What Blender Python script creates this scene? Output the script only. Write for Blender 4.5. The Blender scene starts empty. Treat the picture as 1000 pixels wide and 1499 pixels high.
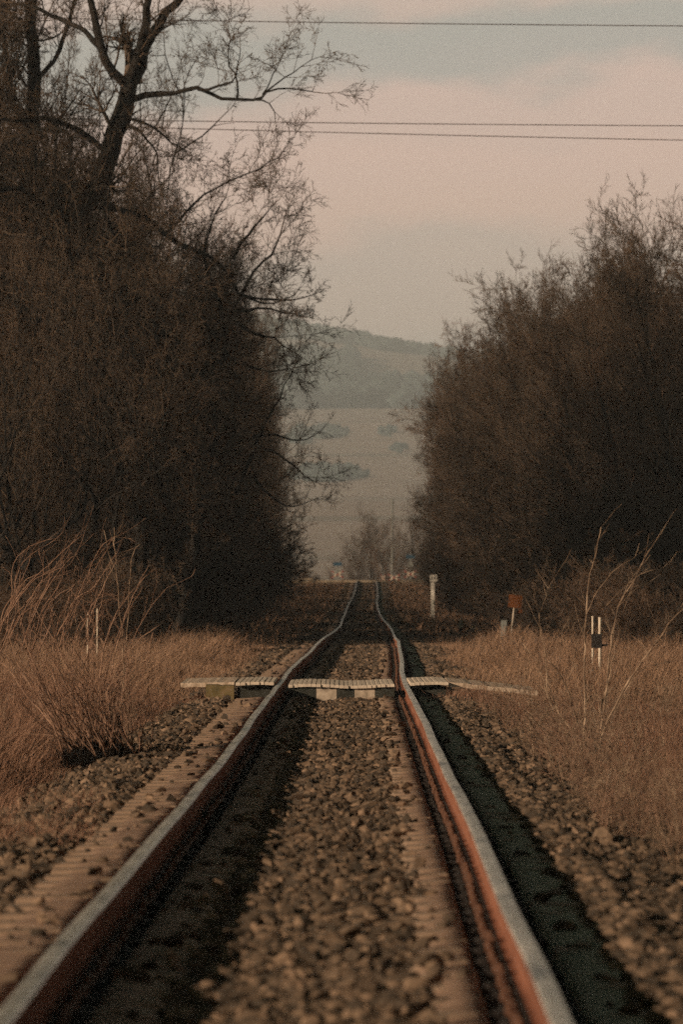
import bpy, math, random
import numpy as np
from mathutils import Vector

D = bpy.data
scene = bpy.context.scene
COL = scene.collection
R = math.radians

# ------------------------------------------------------------------ camera
F = 8333.0                 # focal length in pixels of the 1000 px wide photograph
HOR = 858.0                # row of the horizon
CAMZ = 1.16
cam = D.objects.new('camera', D.cameras.new('camera'))
COL.objects.link(cam); scene.camera = cam
cam.location = (0, 0, CAMZ); cam.rotation_euler = (R(90), 0, 0)
cam.data.sensor_fit = 'HORIZONTAL'; cam.data.sensor_width = 24; cam.data.lens = 200
cam.data.shift_y = (HOR - 749.5) / 1000.0
cam.data.clip_start = 0.5; cam.data.clip_end = 30000
cam.data.dof.use_dof = True; cam.data.dof.focus_distance = 62; cam.data.dof.aperture_fstop = 6.3

# ------------------------------------------------------------------ light
SUN_EL, SUN_AZ = 16.5, 34.0      # light travels right (+X) and, by SUN_AZ, forward (+Y)
sun = D.objects.new('sun', D.lights.new('sun', 'SUN')); COL.objects.link(sun)
sun.data.energy = 4.4; sun.data.angle = R(0.6); sun.data.color = (1.0, 0.74, 0.52)
trav = Vector((math.cos(R(SUN_EL))*math.cos(R(SUN_AZ)), math.cos(R(SUN_EL))*math.sin(R(SUN_AZ)), -math.sin(R(SUN_EL))))
sun.rotation_euler = trav.to_track_quat('-Z', 'Y').to_euler()
scene.view_settings.view_transform = 'Standard'; scene.view_settings.look = 'None'
scene.view_settings.gamma = 1; scene.view_settings.exposure = 0.3

def lin(r, g, b, k=1.0):
    f = lambda c: (c/255/12.92 if c/255 <= .04045 else ((c/255+.055)/1.055)**2.4)*k
    return (f(r), f(g), f(b), 1)

w = D.worlds.new('World'); scene.world = w; w.use_nodes = True
nt = w.node_tree; nt.nodes.clear()
def N(tree, typ, **kw):
    n = tree.nodes.new(typ)
    for k, v in kw.items(): setattr(n, k, v)
    return n
out = N(nt, 'ShaderNodeOutputWorld'); bg = N(nt, 'ShaderNodeBackground'); bg.inputs[1].default_value = 0.1
sky = N(nt, 'ShaderNodeTexSky'); sky.sky_type = 'NISHITA'; sky.sun_disc = False
sky.sun_elevation = R(SUN_EL); sky.sun_rotation = math.atan2(-trav.x, -trav.y); sky.dust_density = 3
tc = N(nt, 'ShaderNodeTexCoord'); sep = N(nt, 'ShaderNodeSeparateXYZ')
mp = N(nt, 'ShaderNodeMapping'); mp.inputs['Scale'].default_value = (20, 3, 52); mp.inputs['Location'].default_value = (3.1, 0, 1.7)
no = N(nt, 'ShaderNodeTexNoise'); no.inputs['Scale'].default_value = 1.0; no.inputs['Detail'].default_value = 5; no.inputs['Roughness'].default_value = .5
L = nt.links.new
L(tc.outputs['Generated'], sep.inputs[0]); L(tc.outputs['Generated'], mp.inputs[0]); L(mp.outputs[0], no.inputs['Vector'])
m1 = N(nt, 'ShaderNodeMath', operation='SUBTRACT'); L(no.outputs['Fac'], m1.inputs[0]); m1.inputs[1].default_value = .5
m2 = N(nt, 'ShaderNodeMath', operation='MULTIPLY_ADD'); L(m1.outputs[0], m2.inputs[0]); m2.inputs[1].default_value = .033; L(sep.outputs['Z'], m2.inputs[2])
mx = N(nt, 'ShaderNodeMath', operation='MULTIPLY_ADD'); L(sep.outputs['X'], mx.inputs[0]); mx.inputs[1].default_value = -.05; L(m2.outputs[0], mx.inputs[2])
m3 = N(nt, 'ShaderNodeMath', operation='MULTIPLY'); L(mx.outputs[0], m3.inputs[0]); m3.inputs[1].default_value = 8.0
cr = N(nt, 'ShaderNodeValToRGB'); L(m3.outputs[0], cr.inputs[0]); cr.color_ramp.interpolation = 'EASE'
stops = [(0.0, (150,146,136)), (.035, (154,147,137)), (.048, (168,151,138)), (.056, (164,149,138)), (.0625, (181,155,141)), (.074, (180,155,143)), (.082, (173,152,142)), (.0885, (138,138,133)), (.097, (134,136,131)), (.1035, (162,146,136)), (.118, (140,136,130))]
while len(cr.color_ramp.elements) < len(stops): cr.color_ramp.elements.new(.5)
for e, (p, c) in zip(cr.color_ramp.elements, stops): e.position = p*8; e.color = lin(*c)
sc1 = N(nt, 'ShaderNodeVectorMath', operation='MULTIPLY'); L(cr.outputs[0], sc1.inputs[0]); sc1.inputs[1].default_value = (16.9, 15.8, 15.5)
sc2 = N(nt, 'ShaderNodeVectorMath', operation='MULTIPLY'); L(sky.outputs[0], sc2.inputs[0]); sc2.inputs[1].default_value = (.095, .122, .080)
mr = N(nt, 'ShaderNodeMapRange', interpolation_type='SMOOTHSTEP'); L(sep.outputs['Z'], mr.inputs[0]); mr.inputs[1].default_value = .105; mr.inputs[2].default_value = .15
mix = N(nt, 'ShaderNodeMix', data_type='RGBA'); L(mr.outputs[0], mix.inputs[0]); L(sc1.outputs[0], mix.inputs[6]); L(sc2.outputs[0], mix.inputs[7])
L(mix.outputs[2], bg.inputs[0]); L(bg.outputs[0], out.inputs[0])

scene.cycles.use_denoising = False; scene.cycles.sample_clamp_direct = 6
scene.cycles.use_adaptive_sampling = True; scene.cycles.adaptive_threshold = .03; scene.cycles.adaptive_min_samples = 24
scene.cycles.max_bounces = 4; scene.cycles.diffuse_bounces = 2; scene.cycles.volume_bounces = 1
scene.cycles.sample_clamp_indirect = 3.0

# ------------------------------------------------------------------ materials
def material(name, stops, scale=8.0, rough=.9, island=.35, detail=6, bump=0.0, stretch=(1,1,1), metallic=0.0, spec=.25, bscale=None):
    """procedural material: noise (mixed with a random value per loose piece) through a colour ramp"""
    m = D.materials.new(name); m.use_nodes = True; t = m.node_tree; b = t.nodes['Principled BSDF']
    tc = N(t, 'ShaderNodeTexCoord'); mp = N(t, 'ShaderNodeMapping'); mp.inputs['Scale'].default_value = stretch
    t.links.new(tc.outputs['Object'], mp.inputs[0])
    n = N(t, 'ShaderNodeTexNoise'); n.inputs['Scale'].default_value = scale; n.inputs['Detail'].default_value = detail
    t.links.new(mp.outputs[0], n.inputs['Vector'])
    r = N(t, 'ShaderNodeValToRGB'); src = n.outputs['Fac']
    mr = N(t, 'ShaderNodeMapRange'); mr.inputs[1].default_value = .3; mr.inputs[2].default_value = .7; t.links.new(src, mr.inputs[0]); src = mr.outputs[0]
    if island > 0:
        g = N(t, 'ShaderNodeNewGeometry'); mi = N(t, 'ShaderNodeMix'); mi.inputs[0].default_value = island
        t.links.new(src, mi.inputs[2]); t.links.new(g.outputs['Random Per Island'], mi.inputs[3]); src = mi.outputs[0]
    t.links.new(src, r.inputs[0])
    while len(r.color_ramp.elements) < len(stops): r.color_ramp.elements.new(.5)
    for i, (e, c) in enumerate(zip(r.color_ramp.elements, stops)):
        e.position = i/(len(stops)-1); e.color = (*c, 1)
    t.links.new(r.outputs[0], b.inputs['Base Color'])
    b.inputs['Roughness'].default_value = rough; b.inputs['Metallic'].default_value = metallic
    b.inputs['Specular IOR Level'].default_value = spec
    if bump:
        n2 = N(t, 'ShaderNodeTexNoise'); n2.inputs['Scale'].default_value = bscale or scale*3; n2.inputs['Detail'].default_value = 4
        t.links.new(mp.outputs[0], n2.inputs['Vector'])
        bp = N(t, 'ShaderNodeBump'); bp.inputs['Strength'].default_value = .8; bp.inputs['Distance'].default_value = bump
        t.links.new(n2.outputs['Fac'], bp.inputs['Height']); t.links.new(bp.outputs[0], b.inputs['Normal'])
    return m

M = {}
M['soil'] = material('soil', [(.035,.022,.014),(.10,.062,.036),(.15,.095,.055)], 3, island=0, bump=.03, bscale=14)
M['stone'] = material('ballast_stone', [(.020,.017,.013),(.055,.041,.029),(.125,.087,.058),(.27,.185,.125)], 20, island=.65, bump=.004)
M['concrete'] = material('weathered_concrete', [(.15,.10,.068),(.24,.17,.12),(.33,.245,.18)], 5, island=.25, bump=.006, stretch=(1,3,1), bscale=30)
M['sand'] = material('sandy_fines', [(.14,.090,.062),(.25,.165,.118),(.34,.235,.17)], 4, island=0, bump=.012, stretch=(.6,3,1), bscale=22)
M['shadesand'] = material('sandy_fines_skylight_tint', [(.17,.165,.115),(.28,.27,.195),(.36,.35,.26)], 4, island=0, bump=.012, stretch=(.6,3,1), bscale=22)  # sandy fines with the grey-green skylight of the rail's shade painted in
M['rust'] = material('rust', [(.12,.052,.034),(.20,.086,.055),(.25,.115,.075)], 3, island=0, bump=.001, stretch=(1,.3,1), spec=.08)
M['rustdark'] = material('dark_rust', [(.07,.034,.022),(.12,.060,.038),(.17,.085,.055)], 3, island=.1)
M['railtop'] = material('worn_rail_steel', [(.16,.15,.13),(.46,.42,.36),(.66,.61,.53),(.82,.74,.64)], 1.6, rough=.30, island=0, stretch=(7,.9,1), metallic=.6, spec=.5)
M['deck'] = material('pale_weathered_plank', [(.30,.25,.20),(.48,.41,.33),(.56,.48,.39)], 7, island=.2)
M['white'] = material('old_white_paint', [(.30,.25,.19),(.50,.43,.34),(.62,.54,.44)], 9, island=0)
M['mutedwhite'] = material('grimy_white_paint', [(.20,.165,.125),(.36,.30,.235),(.46,.39,.31)], 14, island=0)
M['sunwhite'] = material('white_paint_sun_lift', [(.62,.58,.50),(.80,.76,.68)], 9, island=0)  # white brightened for the distance post, sunlight put into its colour
M['black'] = material('old_black_paint_and_shade', [(.015,.017,.014),(.035,.036,.030)], 9, island=0)
M['moss'] = material('mossy_kerb', [(.06,.05,.022),(.13,.10,.045),(.17,.12,.065)], 9, island=0)
M['path'] = material('trodden_gravel', [(.22,.16,.11),(.42,.33,.25),(.52,.43,.34)], 12, island=0, bump=.01)
M['twig'] = material('brown_twig', [(.033,.024,.017),(.074,.052,.036),(.135,.095,.065)], 1.2, island=.5)
M['twigred'] = material('reddish_twig', [(.045,.029,.020),(.088,.056,.037),(.15,.098,.066)], 1.2, island=.5)
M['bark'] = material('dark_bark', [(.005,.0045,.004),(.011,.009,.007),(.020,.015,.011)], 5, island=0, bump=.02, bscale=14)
M['stem'] = material('pale_shrub_stem', [(.05,.034,.024),(.18,.125,.085),(.44,.33,.235)], 9, island=.15)
M['redstem'] = material('red_brown_stem', [(.06,.036,.025),(.19,.112,.076),(.36,.235,.165)], 6, island=.6)
M['grass'] = material('dry_red_grass', [(.070,.036,.024),(.17,.095,.062),(.33,.205,.14)], .5, island=.55)
M['grassfar'] = material('dry_tawny_grass', [(.10,.060,.038),(.21,.130,.084),(.34,.225,.15)], .25, island=.5)
M['greypost'] = material('grey_blue_post', [(.12,.13,.12),(.24,.25,.23)], 12, island=0)
M['orange'] = material('faded_orange_paint', [(.09,.032,.012),(.18,.062,.018)], 14, island=0)
M['plate'] = material('sign_enamel', [(.42,.40,.31),(.58,.54,.43)], 14, island=0)
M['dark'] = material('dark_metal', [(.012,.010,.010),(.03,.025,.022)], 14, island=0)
M['blue'] = material('blue_enamel', [(.02,.055,.085),(.03,.07,.11)], 14, island=0)
M['red'] = material('red_enamel', [(.16,.035,.03),(.24,.06,.05)], 14, island=0)
M['wire'] = material('cable', [(.05,.032,.028),(.07,.045,.04)], 5, island=0)
M['road'] = material('pale_road', [(.22,.17,.12),(.36,.29,.20)], 4, island=0)
M['field'] = material('distant_fields', [(.17,.15,.12),(.27,.21,.17),(.31,.24,.195),(.22,.185,.145)], .0035, island=0, stretch=(1,3.0,1), detail=4)
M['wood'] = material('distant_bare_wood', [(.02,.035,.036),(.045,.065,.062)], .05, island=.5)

# ------------------------------------------------------------------ mesh helpers
def new_obj(name, verts, faces, mats, parent=None, midx=None, smooth=False):
    me = D.meshes.new(name)
    verts = np.asarray(verts, dtype=np.float32)
    if isinstance(faces, np.ndarray):
        nf, k = faces.shape
        me.vertices.add(len(verts)); me.vertices.foreach_set('co', verts.ravel())
        me.loops.add(nf*k); me.loops.foreach_set('vertex_index', faces.astype(np.int32).ravel())
        me.polygons.add(nf); me.polygons.foreach_set('loop_start', np.arange(0, nf*k, k, dtype=np.int32))
        me.update(calc_edges=True)
    else:
        me.from_pydata(verts.tolist(), [], faces); me.update()
    if not isinstance(mats, (list, tuple)): mats = [mats]
    for m in mats: me.materials.append(m)
    if midx is not None: me.polygons.foreach_set('material_index', np.asarray(midx, dtype=np.int32))
    me.polygons.foreach_set('use_smooth', [smooth]*len(me.polygons))
    o = D.objects.new(name, me); COL.objects.link(o)
    if parent is not None: o.parent = parent
    return o
def thing(name, label, cat, loc=(0,0,0), group=None, rot=(0,0,0)):
    o = D.objects.new(name, None); COL.objects.link(o); o.location = loc; o.rotation_euler = rot
    tag(o, label, cat, group); return o
def tag(o, label=None, cat=None, group=None, kind=None):
    if label: o['label'] = label
    if cat: o['category'] = cat
    if group: o['group'] = group
    if kind: o['kind'] = kind
    return o
def copy_tree(o, parent=None):
    c = o.copy(); COL.objects.link(c)
    if parent is not None: c.parent = parent
    for ch in o.children: copy_tree(ch, c)
    return c

class MB:
    """collects boxes, tubes and strips; build() links them as one mesh"""
    def __init__(s): s.v = []; s.f = []; s.m = []
    def box(s, c, size, m=0, rz=0, bev=0.0):
        x, y, z = size[0]/2, size[1]/2, size[2]/2; b = len(s.v)
        if bev:
            pts = []
            for zz, ins in ((-z, 0), (z-bev, 0), (z, bev)):
                for sx, sy in ((-1,-1),(1,-1),(1,1),(-1,1)): pts.append((sx*(x-ins), sy*(y-ins), zz))
            fs = [(3,2,1,0),(8,9,10,11)] + [(i,(i+1)%4,(i+1)%4+4,i+4) for i in range(4)] + [(i+4,(i+1)%4+4,(i+1)%4+8,i+8) for i in range(4)]
        else:
            pts = [(sx*x, sy*y, sz*z) for sz in (-1,1) for sx, sy in ((-1,-1),(1,-1),(1,1),(-1,1))]
            fs = [(3,2,1,0),(4,5,6,7)] + [(i,(i+1)%4,(i+1)%4+4,i+4) for i in range(4)]
        ca, sa = math.cos(rz), math.sin(rz)
        s.v += [(c[0]+p[0]*ca-p[1]*sa, c[1]+p[0]*sa+p[1]*ca, c[2]+p[2]) for p in pts]
        s.f += [tuple(i+b for i in f) for f in fs]; s.m += [m]*len(fs); return s
    def tube(s, pts, rad, n=8, m=0, cap=True):
        pts = [Vector(p) for p in pts]; k = len(pts)
        if not hasattr(rad, '__len__'): rad = [rad]*k
        b = len(s.v); side = None
        for i, p in enumerate(pts):
            t = (pts[min(i+1,k-1)] - pts[max(i-1,0)]).normalized()
            if side is None: side = t.cross(Vector((.31,.2,1)) if abs(t.z) < .9 else Vector((1,.2,0))).normalized()
            side = (side - t*side.dot(t)).normalized(); up = t.cross(side)
            for j in range(n):
                a = 2*math.pi*j/n; q = p + (side*math.cos(a) + up*math.sin(a))*rad[i]
                s.v.append(tuple(q))
        for i in range(k-1):
            for j in range(n):
                s.f.append((b+i*n+j, b+i*n+(j+1)%n, b+(i+1)*n+(j+1)%n, b+(i+1)*n+j)); s.m.append(m)
        if cap:
            s.f.append(tuple(b+j for j in range(n))[::-1]); s.f.append(tuple(b+(k-1)*n+j for j in range(n))); s.m += [m, m]
        return s
    def build(s, name, mats, parent=None, smooth=False):
        return new_obj(name, s.v, s.f, mats, parent, s.m, smooth)

class Strands:
    """thin three-sided twigs, each segment from p to q"""
    def __init__(s): s.a = []
    def add(s, p, q, r0, r1): s.a.append((*p, *q, r0, r1))
    def build(s, name, mat, parent=None):
        A = np.array(s.a, dtype=np.float64); P, Q = A[:, :3], A[:, 3:6]; r0, r1 = A[:, 6:7], A[:, 7:8]
        T = Q - P; T /= np.maximum(np.linalg.norm(T, axis=1, keepdims=True), 1e-9)
        ref = np.where(np.abs(T[:, 2:3]) < .9, np.array([[.1, .2, 1.]]), np.array([[1., .2, .1]]))
        S = np.cross(T, ref); S /= np.linalg.norm(S, axis=1, keepdims=True); U = np.cross(T, S)
        V = np.empty((len(A), 6, 3))
        for j in range(3):
            c = S*math.cos(2.0944*j) + U*math.sin(2.0944*j)
            V[:, j] = P + c*r0; V[:, 3+j] = Q + c*r1
        base = np.arange(len(A))[:, None, None]*6
        Fc = np.array([[0,1,4,3],[1,2,5,4],[2,0,3,5]])[None] + base
        return new_obj(name, V.reshape(-1, 3), Fc.reshape(-1, 4), mat, parent, smooth=True)

# ------------------------------------------------------------------ the line of the track, surveyed from the photograph
ROWS = [(1490,0,820),(1400,72,782),(1300,160,736),(1200,249,692),(1134,308,657),(1084,348,634),(1044,374,617),(1000,409,593.5),(980,424,588),
        (965,440,588.5),(954,454,586),(944,462,584.2),(938,468.5,583.6),(932,476,578),(928,483,576.5),(922,492,574),(915,499.4,569),(908,500.5,562),
        (900,504.4,556.6),(890,508,553.2),(881,512,551.7),(873,517,553),(862,520,552.6),(849.6,522.8,551)]
G = 1.505
kd, kx, kz = [], [], []
for y, a, b in ROWS:
    d = F*G/(b-a); kd.append(d); kx.append(((a+b)/2-500)/F*d); kz.append(CAMZ-(y-HOR)*d/F)
kd = [-60, 5] + kd + [456, 475, 520, 640]; kx = [-.41, -.195] + kx + [2.05, 2.15, 2.4, 3.0]; kz = [0, 0] + kz + [1.63, 1.5, .3, -4.5]
for i in range(2, 8): kz[i] *= .6
_dd = np.arange(-60, 641, .5)
def _sm(v, k):
    o = np.interp(_dd, kd, v); ker = np.hanning(k); ker /= ker.sum()
    return np.convolve(np.pad(o, k//2, mode='edge'), ker, 'valid')[:len(_dd)]
_X = _sm(kx, 9); _Z = _sm(kz, 9)
XC = lambda d: np.interp(d, _dd, _X)
ZT = lambda d: np.interp(d, _dd, _Z)

# ------------------------------------------------------------------ ground
rng = np.random.default_rng(7); random.seed(11)
_ph = rng.uniform(0, 6.28, 16)
def wob(x, y, s):
    return (np.sin(x*s*1.3+_ph[0]+1.7*np.sin(y*s*.7+_ph[1])) + np.sin(y*s*1.1+_ph[2]+1.3*np.sin(x*s*.9+_ph[3])) + .6*np.sin((x+y)*s*2.3+_ph[4]))/2.6
def prof(u):
    a = np.abs(u)
    return -.018*np.exp(-((u+.27)/.16)**2) + np.interp(a, [0, .40, .52, 1.12, 1.28, 1.5, 1.75, 2.3, 4, 9, 40], [-.185,-.185,-.235,-.235,-.195,-.20,-.25,-.36,-.36,-.42,-.6])
HY = [0, 640, 1000, 1500, 2500, 3500, 5000, 6500, 9500]; HZ = [-4.5, -4.5, -6, 6, 46, 105, 222, 225, 180]
def gz(x, y):
    x = np.asarray(x, float); y = np.asarray(y, float)
    near = ZT(y) + prof(x - XC(y)) + wob(x, y, 1.1)*.03*np.clip((np.abs(x-XC(y))-1.7)/2, 0, 1)
    far = np.interp(y + x*.0, HY, HZ) * (1 - .14*np.clip((x/ (y+1)*F/100), -4, 4)*np.clip((y-3600)/1400, 0, 1)*.35) + wob(x, y, .004)*np.clip((y-640)/2500, 0, 1)*8
    return np.where(y < 640, near, far)
def grid(name, xs, ys, mat):
    X, Y = np.meshgrid(xs, ys); Z = gz(X, Y); nx, ny = len(xs), len(ys)
    i = np.arange(ny-1)[:, None]*nx + np.arange(nx-1)[None]
    f = np.stack([i, i+1, i+1+nx, i+nx], -1).reshape(-1, 4)
    return tag(new_obj(name, np.stack([X, Y, Z], -1).reshape(-1, 3), f, mat, smooth=True), kind='structure')
xs = np.unique(np.concatenate([[-3000,-1200,-500,-200,-90,-45,-25,-16], np.arange(-12, 12.01, .1), [16,25,45,90,200,500,1200,3000]]))
ys = np.unique(np.concatenate([np.arange(-60, 12, 4), np.arange(12, 160, .5), np.arange(160, 640, 4), [639.5]]))
grid('ground', xs, ys, M['soil'])
xs = np.unique(np.concatenate([np.linspace(-6000, -700, 12), np.linspace(-700, 700, 60), np.linspace(700, 6000, 12)]))
ys = np.unique(np.concatenate([np.arange(640, 7000, 40), np.arange(7000, 9600, 250)]))
grid('hills', xs, ys, M['field'])

def PX(px, d): return (px-500)/F*d
def PZ(py, d): return CAMZ-(py-HOR)/F*d
def pt(px, py, d): return (PX(px, d), d, PZ(py, d))

# ------------------------------------------------------------------ rails
def sweep(name, prof_uz, side, mat, parent, closed=True, midx=None):
    ds = np.concatenate([np.arange(-6, 130, .75), np.arange(130, 452, 2.0)])
    n = len(prof_uz); V = []
    kink = wob(ds*0+side*7, ds, .55)*.0035
    for k, d in enumerate(ds):
        x0, z0 = XC(d) + side*G/2 + kink[k], ZT(d) + (.004*math.sin(d*.8+side) if d < 66 else 0)
        V += [(x0+u, d, z0+z) for u, z in prof_uz]
    i = np.arange(len(ds)-1)[:, None]*n; j = np.arange(n if closed else n-1)[None]
    f = np.stack([i+j, i+(j+1)%n, i+(j+1)%n+n, i+j+n], -1).reshape(-1, 4)
    mi = None if midx is None else np.tile(midx, len(ds)-1)
    return new_obj(name, V, f, mat, parent, mi)
for side in (-1, 1):
    t = thing('rail', ('steel rail nearer the tall dark thicket, its inner side in shade' if side < 0 else 'steel rail with its rust orange inner side lit by the sun'),
              'rail', (0,0,0), 'rails of the single track')
    head = [(-.032,-.045),(.032,-.045),(.033,-.009),(.028,-.002),(.012,0),(-.012,0),(-.028,-.002),(-.033,-.009)]
    sweep('head', head, side, [M['rust'], M['railtop']], t, midx=[0,0,0,1,1,1,0,0][:8] if False else [0,0,1,1,1,1,1,0])
    sweep('web', [(-.010,-.150),(.010,-.150),(.009,-.0455),(-.009,-.0455)], side, M['rust'], t)
    sweep('foot', [(-.075,-.172),(.075,-.172),(.075,-.160),(.013,-.1455),(-.013,-.1455),(-.075,-.160)], side, M['rust'], t)

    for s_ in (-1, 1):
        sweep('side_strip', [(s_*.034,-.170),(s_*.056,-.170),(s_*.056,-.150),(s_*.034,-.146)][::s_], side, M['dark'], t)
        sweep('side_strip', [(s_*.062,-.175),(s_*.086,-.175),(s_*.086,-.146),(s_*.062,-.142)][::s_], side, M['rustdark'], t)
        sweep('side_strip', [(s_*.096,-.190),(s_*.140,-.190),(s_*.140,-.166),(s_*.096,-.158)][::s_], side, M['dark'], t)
# ------------------------------------------------------------------ sleepers
def sleeper_proto():
    us = [-1.25,-1.235,-.92,-.905,-.60,-.585,-.42,-.30,0,.30,.42,.585,.60,.905,.92,1.235,1.25]
    zs = [-.185,-.150,-.142,-.1735,-.1735,-.142,-.150,-.235,-.25,-.235,-.150,-.142,-.1735,-.1735,-.142,-.150,-.185]
    V = []; Fc = []
    for u, z in zip(us, zs):
        V += [(u,-.145,z-.08),(u,-.125,z),(u,.125,z),(u,.145,z-.08)]
    for i in range(len(us)-1):
        for j in range(3): Fc.append((i*4+j, i*4+4+j, i*4+5+j, i*4+1+j))
    Fc += [(0,1,2,3), tuple((len(us)-1)*4+j for j in (3,2,1,0))]
    o = new_obj('sleeper', V, Fc, M['concrete'])
    tag(o, 'weathered sandy concrete sleeper half buried in ballast under both rails', 'sleeper', 'sleepers under the rails')
    for rs in (-1, 1):
        for s in (-1, 1):
            u = rs*G/2 + s*.098; b = MB()
            u0 = rs*G/2
            b.box((u0+s*.074, 0, -.140), (.024, .15, .022), m=0, bev=.008)
            b.box((u0+s*.116, 0, -.158), (.036, .16, .030), m=1, bev=.010)
            b.tube([(u0+s*.074,.03,-.135),(u0+s*.074,.03,-.118)], .010, 6, m=0)
            b.build('rail_clip', [M['rustdark'], M['dark']], o)
    return o
proto = sleeper_proto()
d0 = 9.0; SP = .6
for i in range(300):
    d = d0 + i*SP
    o = proto if i == 0 else copy_tree(proto)
    sl = (float(ZT(d+.5))-float(ZT(d-.5)))
    o.location = (float(XC(d))+random.uniform(-.012,.012), d, float(ZT(d))+random.uniform(-.003,.001)); o.rotation_euler = (math.atan(sl), random.uniform(-.003,.003), random.uniform(-.012,.012))
me = proto.data; V0 = np.array([v.co[:] for v in me.vertices]); F0 = [tuple(p.vertices) for p in me.polygons]
V = []; Fc = []
d = d0 + 300*SP
while d < 444:
    b = len(V); V += [(v[0]+float(XC(d)), v[1]+d, v[2]+float(ZT(d))) for v in V0]; Fc += [tuple(k+b for k in f) for f in F0]; d += SP
tag(new_obj('sleeper', V, Fc, M['concrete']), 'far run of sleepers climbing in shade to the crest', kind='stuff')

for sg in (-1, 1):
    ds = np.arange(8, 446, .1) if False else np.concatenate([np.arange(8, 72, .1), np.arange(72, 446, .6)])
    us = np.array([.36,.44,.52,.595,.61,.895,.91,.98,1.05,1.10,1.16,1.24]); zs = np.array([-.235,-.165,-.147,-.143,-.182,-.182,-.143,-.144,-.148,-.154,-.19,-.24])
    if sg > 0: us = np.where(us > .96, .96+(us-.96)*.95, us)
    else: us = np.where(us > .96, .96+(us-.96)*1.25, us)
    U, Dm = np.meshgrid(us*sg, ds); Zm = np.tile(zs, (len(ds), 1))
    cr_ = np.cos((Dm-d0)/SP*2*math.pi)
    U = U + np.where(np.abs(us) > 1.15, wob(Dm, Dm*0, 1.3)*.06, 0)*sg + np.where(np.abs(us) < .5, wob(Dm, Dm*0+3, 1.7)*.04, 0)*sg
    Zm = Zm + ZT(Dm) + .005*cr_ + wob(U*6, Dm, 5)*.006 + wob(U*2, Dm+7, 1.9)*.006
    nx = len(us); i = np.arange(len(ds)-1)[:, None]*nx + np.arange(nx-1)[None]
    f = np.stack([i, i+1, i+1+nx, i+nx], -1).reshape(-1, 4)
    if sg < 0: f = f[:, ::-1]
    tag(new_obj('fine_gravel', np.stack([U+XC(Dm), Dm, Zm], -1).reshape(-1, 3), f, [M['sand'], M['shadesand']], midx=np.tile((us[:-1]*sg > .75).astype(int), len(ds)-1), smooth=True), kind='structure')  # faces outside the right rail take the painted-in skylight tone

# ------------------------------------------------------------------ ballast stones
def ico(sub):
    import bmesh
    bm = bmesh.new(); bmesh.ops.create_icosphere(bm, subdivisions=sub, radius=1.0)
    v = np.array([x.co[:] for x in bm.verts]); f = np.array([[q.index for q in p.verts] for p in bm.faces]); bm.free(); return v, f
def scatter(name, pos, size, sub, mat, variants=24, label=None, flat=(.42, .85)):
    v0, f0 = ico(sub); n = len(pos); vs = []
    for k in range(variants):
        v = v0.copy()
        for c in range(9):        # cut with planes: angular broken rock
            nrm = rng.normal(size=3); nrm /= np.linalg.norm(nrm); h = rng.uniform(.30, .72)
            dd = v@nrm - h; v -= np.outer(np.clip(dd, 0, None), nrm)
        vs.append(v*np.array([rng.uniform(.8,1.35), rng.uniform(.7,1.1), rng.uniform(*flat)])/.68)
    vs = np.array(vs); which = rng.integers(0, variants, n); V = vs[which]*size[:, None, None]
    a = rng.uniform(0, 6.28, n); tx = rng.normal(0, .5, n)
    ct, st = np.cos(tx)[:, None], np.sin(tx)[:, None]
    y, z = V[..., 1]*ct - V[..., 2]*st, V[..., 1]*st + V[..., 2]*ct; x = V[..., 0]
    ca, sa = np.cos(a)[:, None], np.sin(a)[:, None]
    V = np.stack([x*ca - y*sa, x*sa + y*ca, z], -1) + pos[:, None]
    Fc = f0[None] + (np.arange(n)*len(v0))[:, None, None]
    return tag(new_obj(name, V.reshape(-1, 3), Fc.reshape(-1, 3), mat), label, kind='stuff')
def sample(d1, d2, dens, ulo, uhi):
    n = int((d2-d1)*(uhi-ulo)*dens); d = rng.uniform(d1, d2, n); return rng.uniform(ulo, uhi, n), d
def stones(d1, d2, dens, sz, sub, umax=2.2):
    u, d = sample(d1, d2, dens, -umax, umax); au = np.abs(u)
    ph = np.abs(((d-d0)/SP+.5) % 1 - .5)*SP          # distance to nearest sleeper centre
    onblock = (au > .42+.04*wob(d*2, u*0, 3)) & (au < np.where(u > 0, 1.13, 1.15)+.08*wob(d, u*0+5, 1.7)) & ((ph < .17) | (au < 1.0))
    rail = (np.abs(au-G/2) < .17)
    vis = np.abs(u+XC(d)) < .064*d+.9
    edge = rng.uniform(0, 1, len(u))
    keep = vis & ~rail & (~onblock | (edge < (.03+.05*(au > .98))*np.clip(1.4-(au-.42)/.12, .3, 1.4)))
    keep &= (au < 1.75) | (edge < (2.3-au)/.55)
    keep &= ~((d > 66.3) & (d < 71.0))
    u, d, ob = u[keep], d[keep], onblock[keep]
    s = rng.uniform(.45, 1.0, len(u))**1.9*1.5*sz
    z = ZT(d) + prof(u) + rng.normal(0, .014, len(u)) - .004; z = np.where(ob | ((u > 1.10) & (u < 1.29)), ZT(d)-.148+s*.25, z)
    z = np.where((np.abs(u) > 1.3) & (np.abs(u) < 1.9), z+.02+wob(u, d, 3)*.03, z)
    return np.stack([u+XC(d), d, z], -1), s
p, s = stones(13, 27, 980, .028, 2); scatter('ballast', p, s, 2, M['stone'], label='coarse broken brown stones of the near track bed')
p, s = stones(27, 66.3, 680, .030, 1); scatter('ballast', p, s, 1, M['stone'], label='coarse brown stones of the track bed before the footway')
p, s = stones(71, 150, 300, .036, 1); scatter('ballast', p, s, 1, M['stone'], label='brown stones of the track bed beyond the footway')
p, s = stones(150, 444, 60, .06, 1, 1.9); scatter('ballast', p, s, 1, M['stone'], label='shaded stones of the far track bed')

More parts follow.
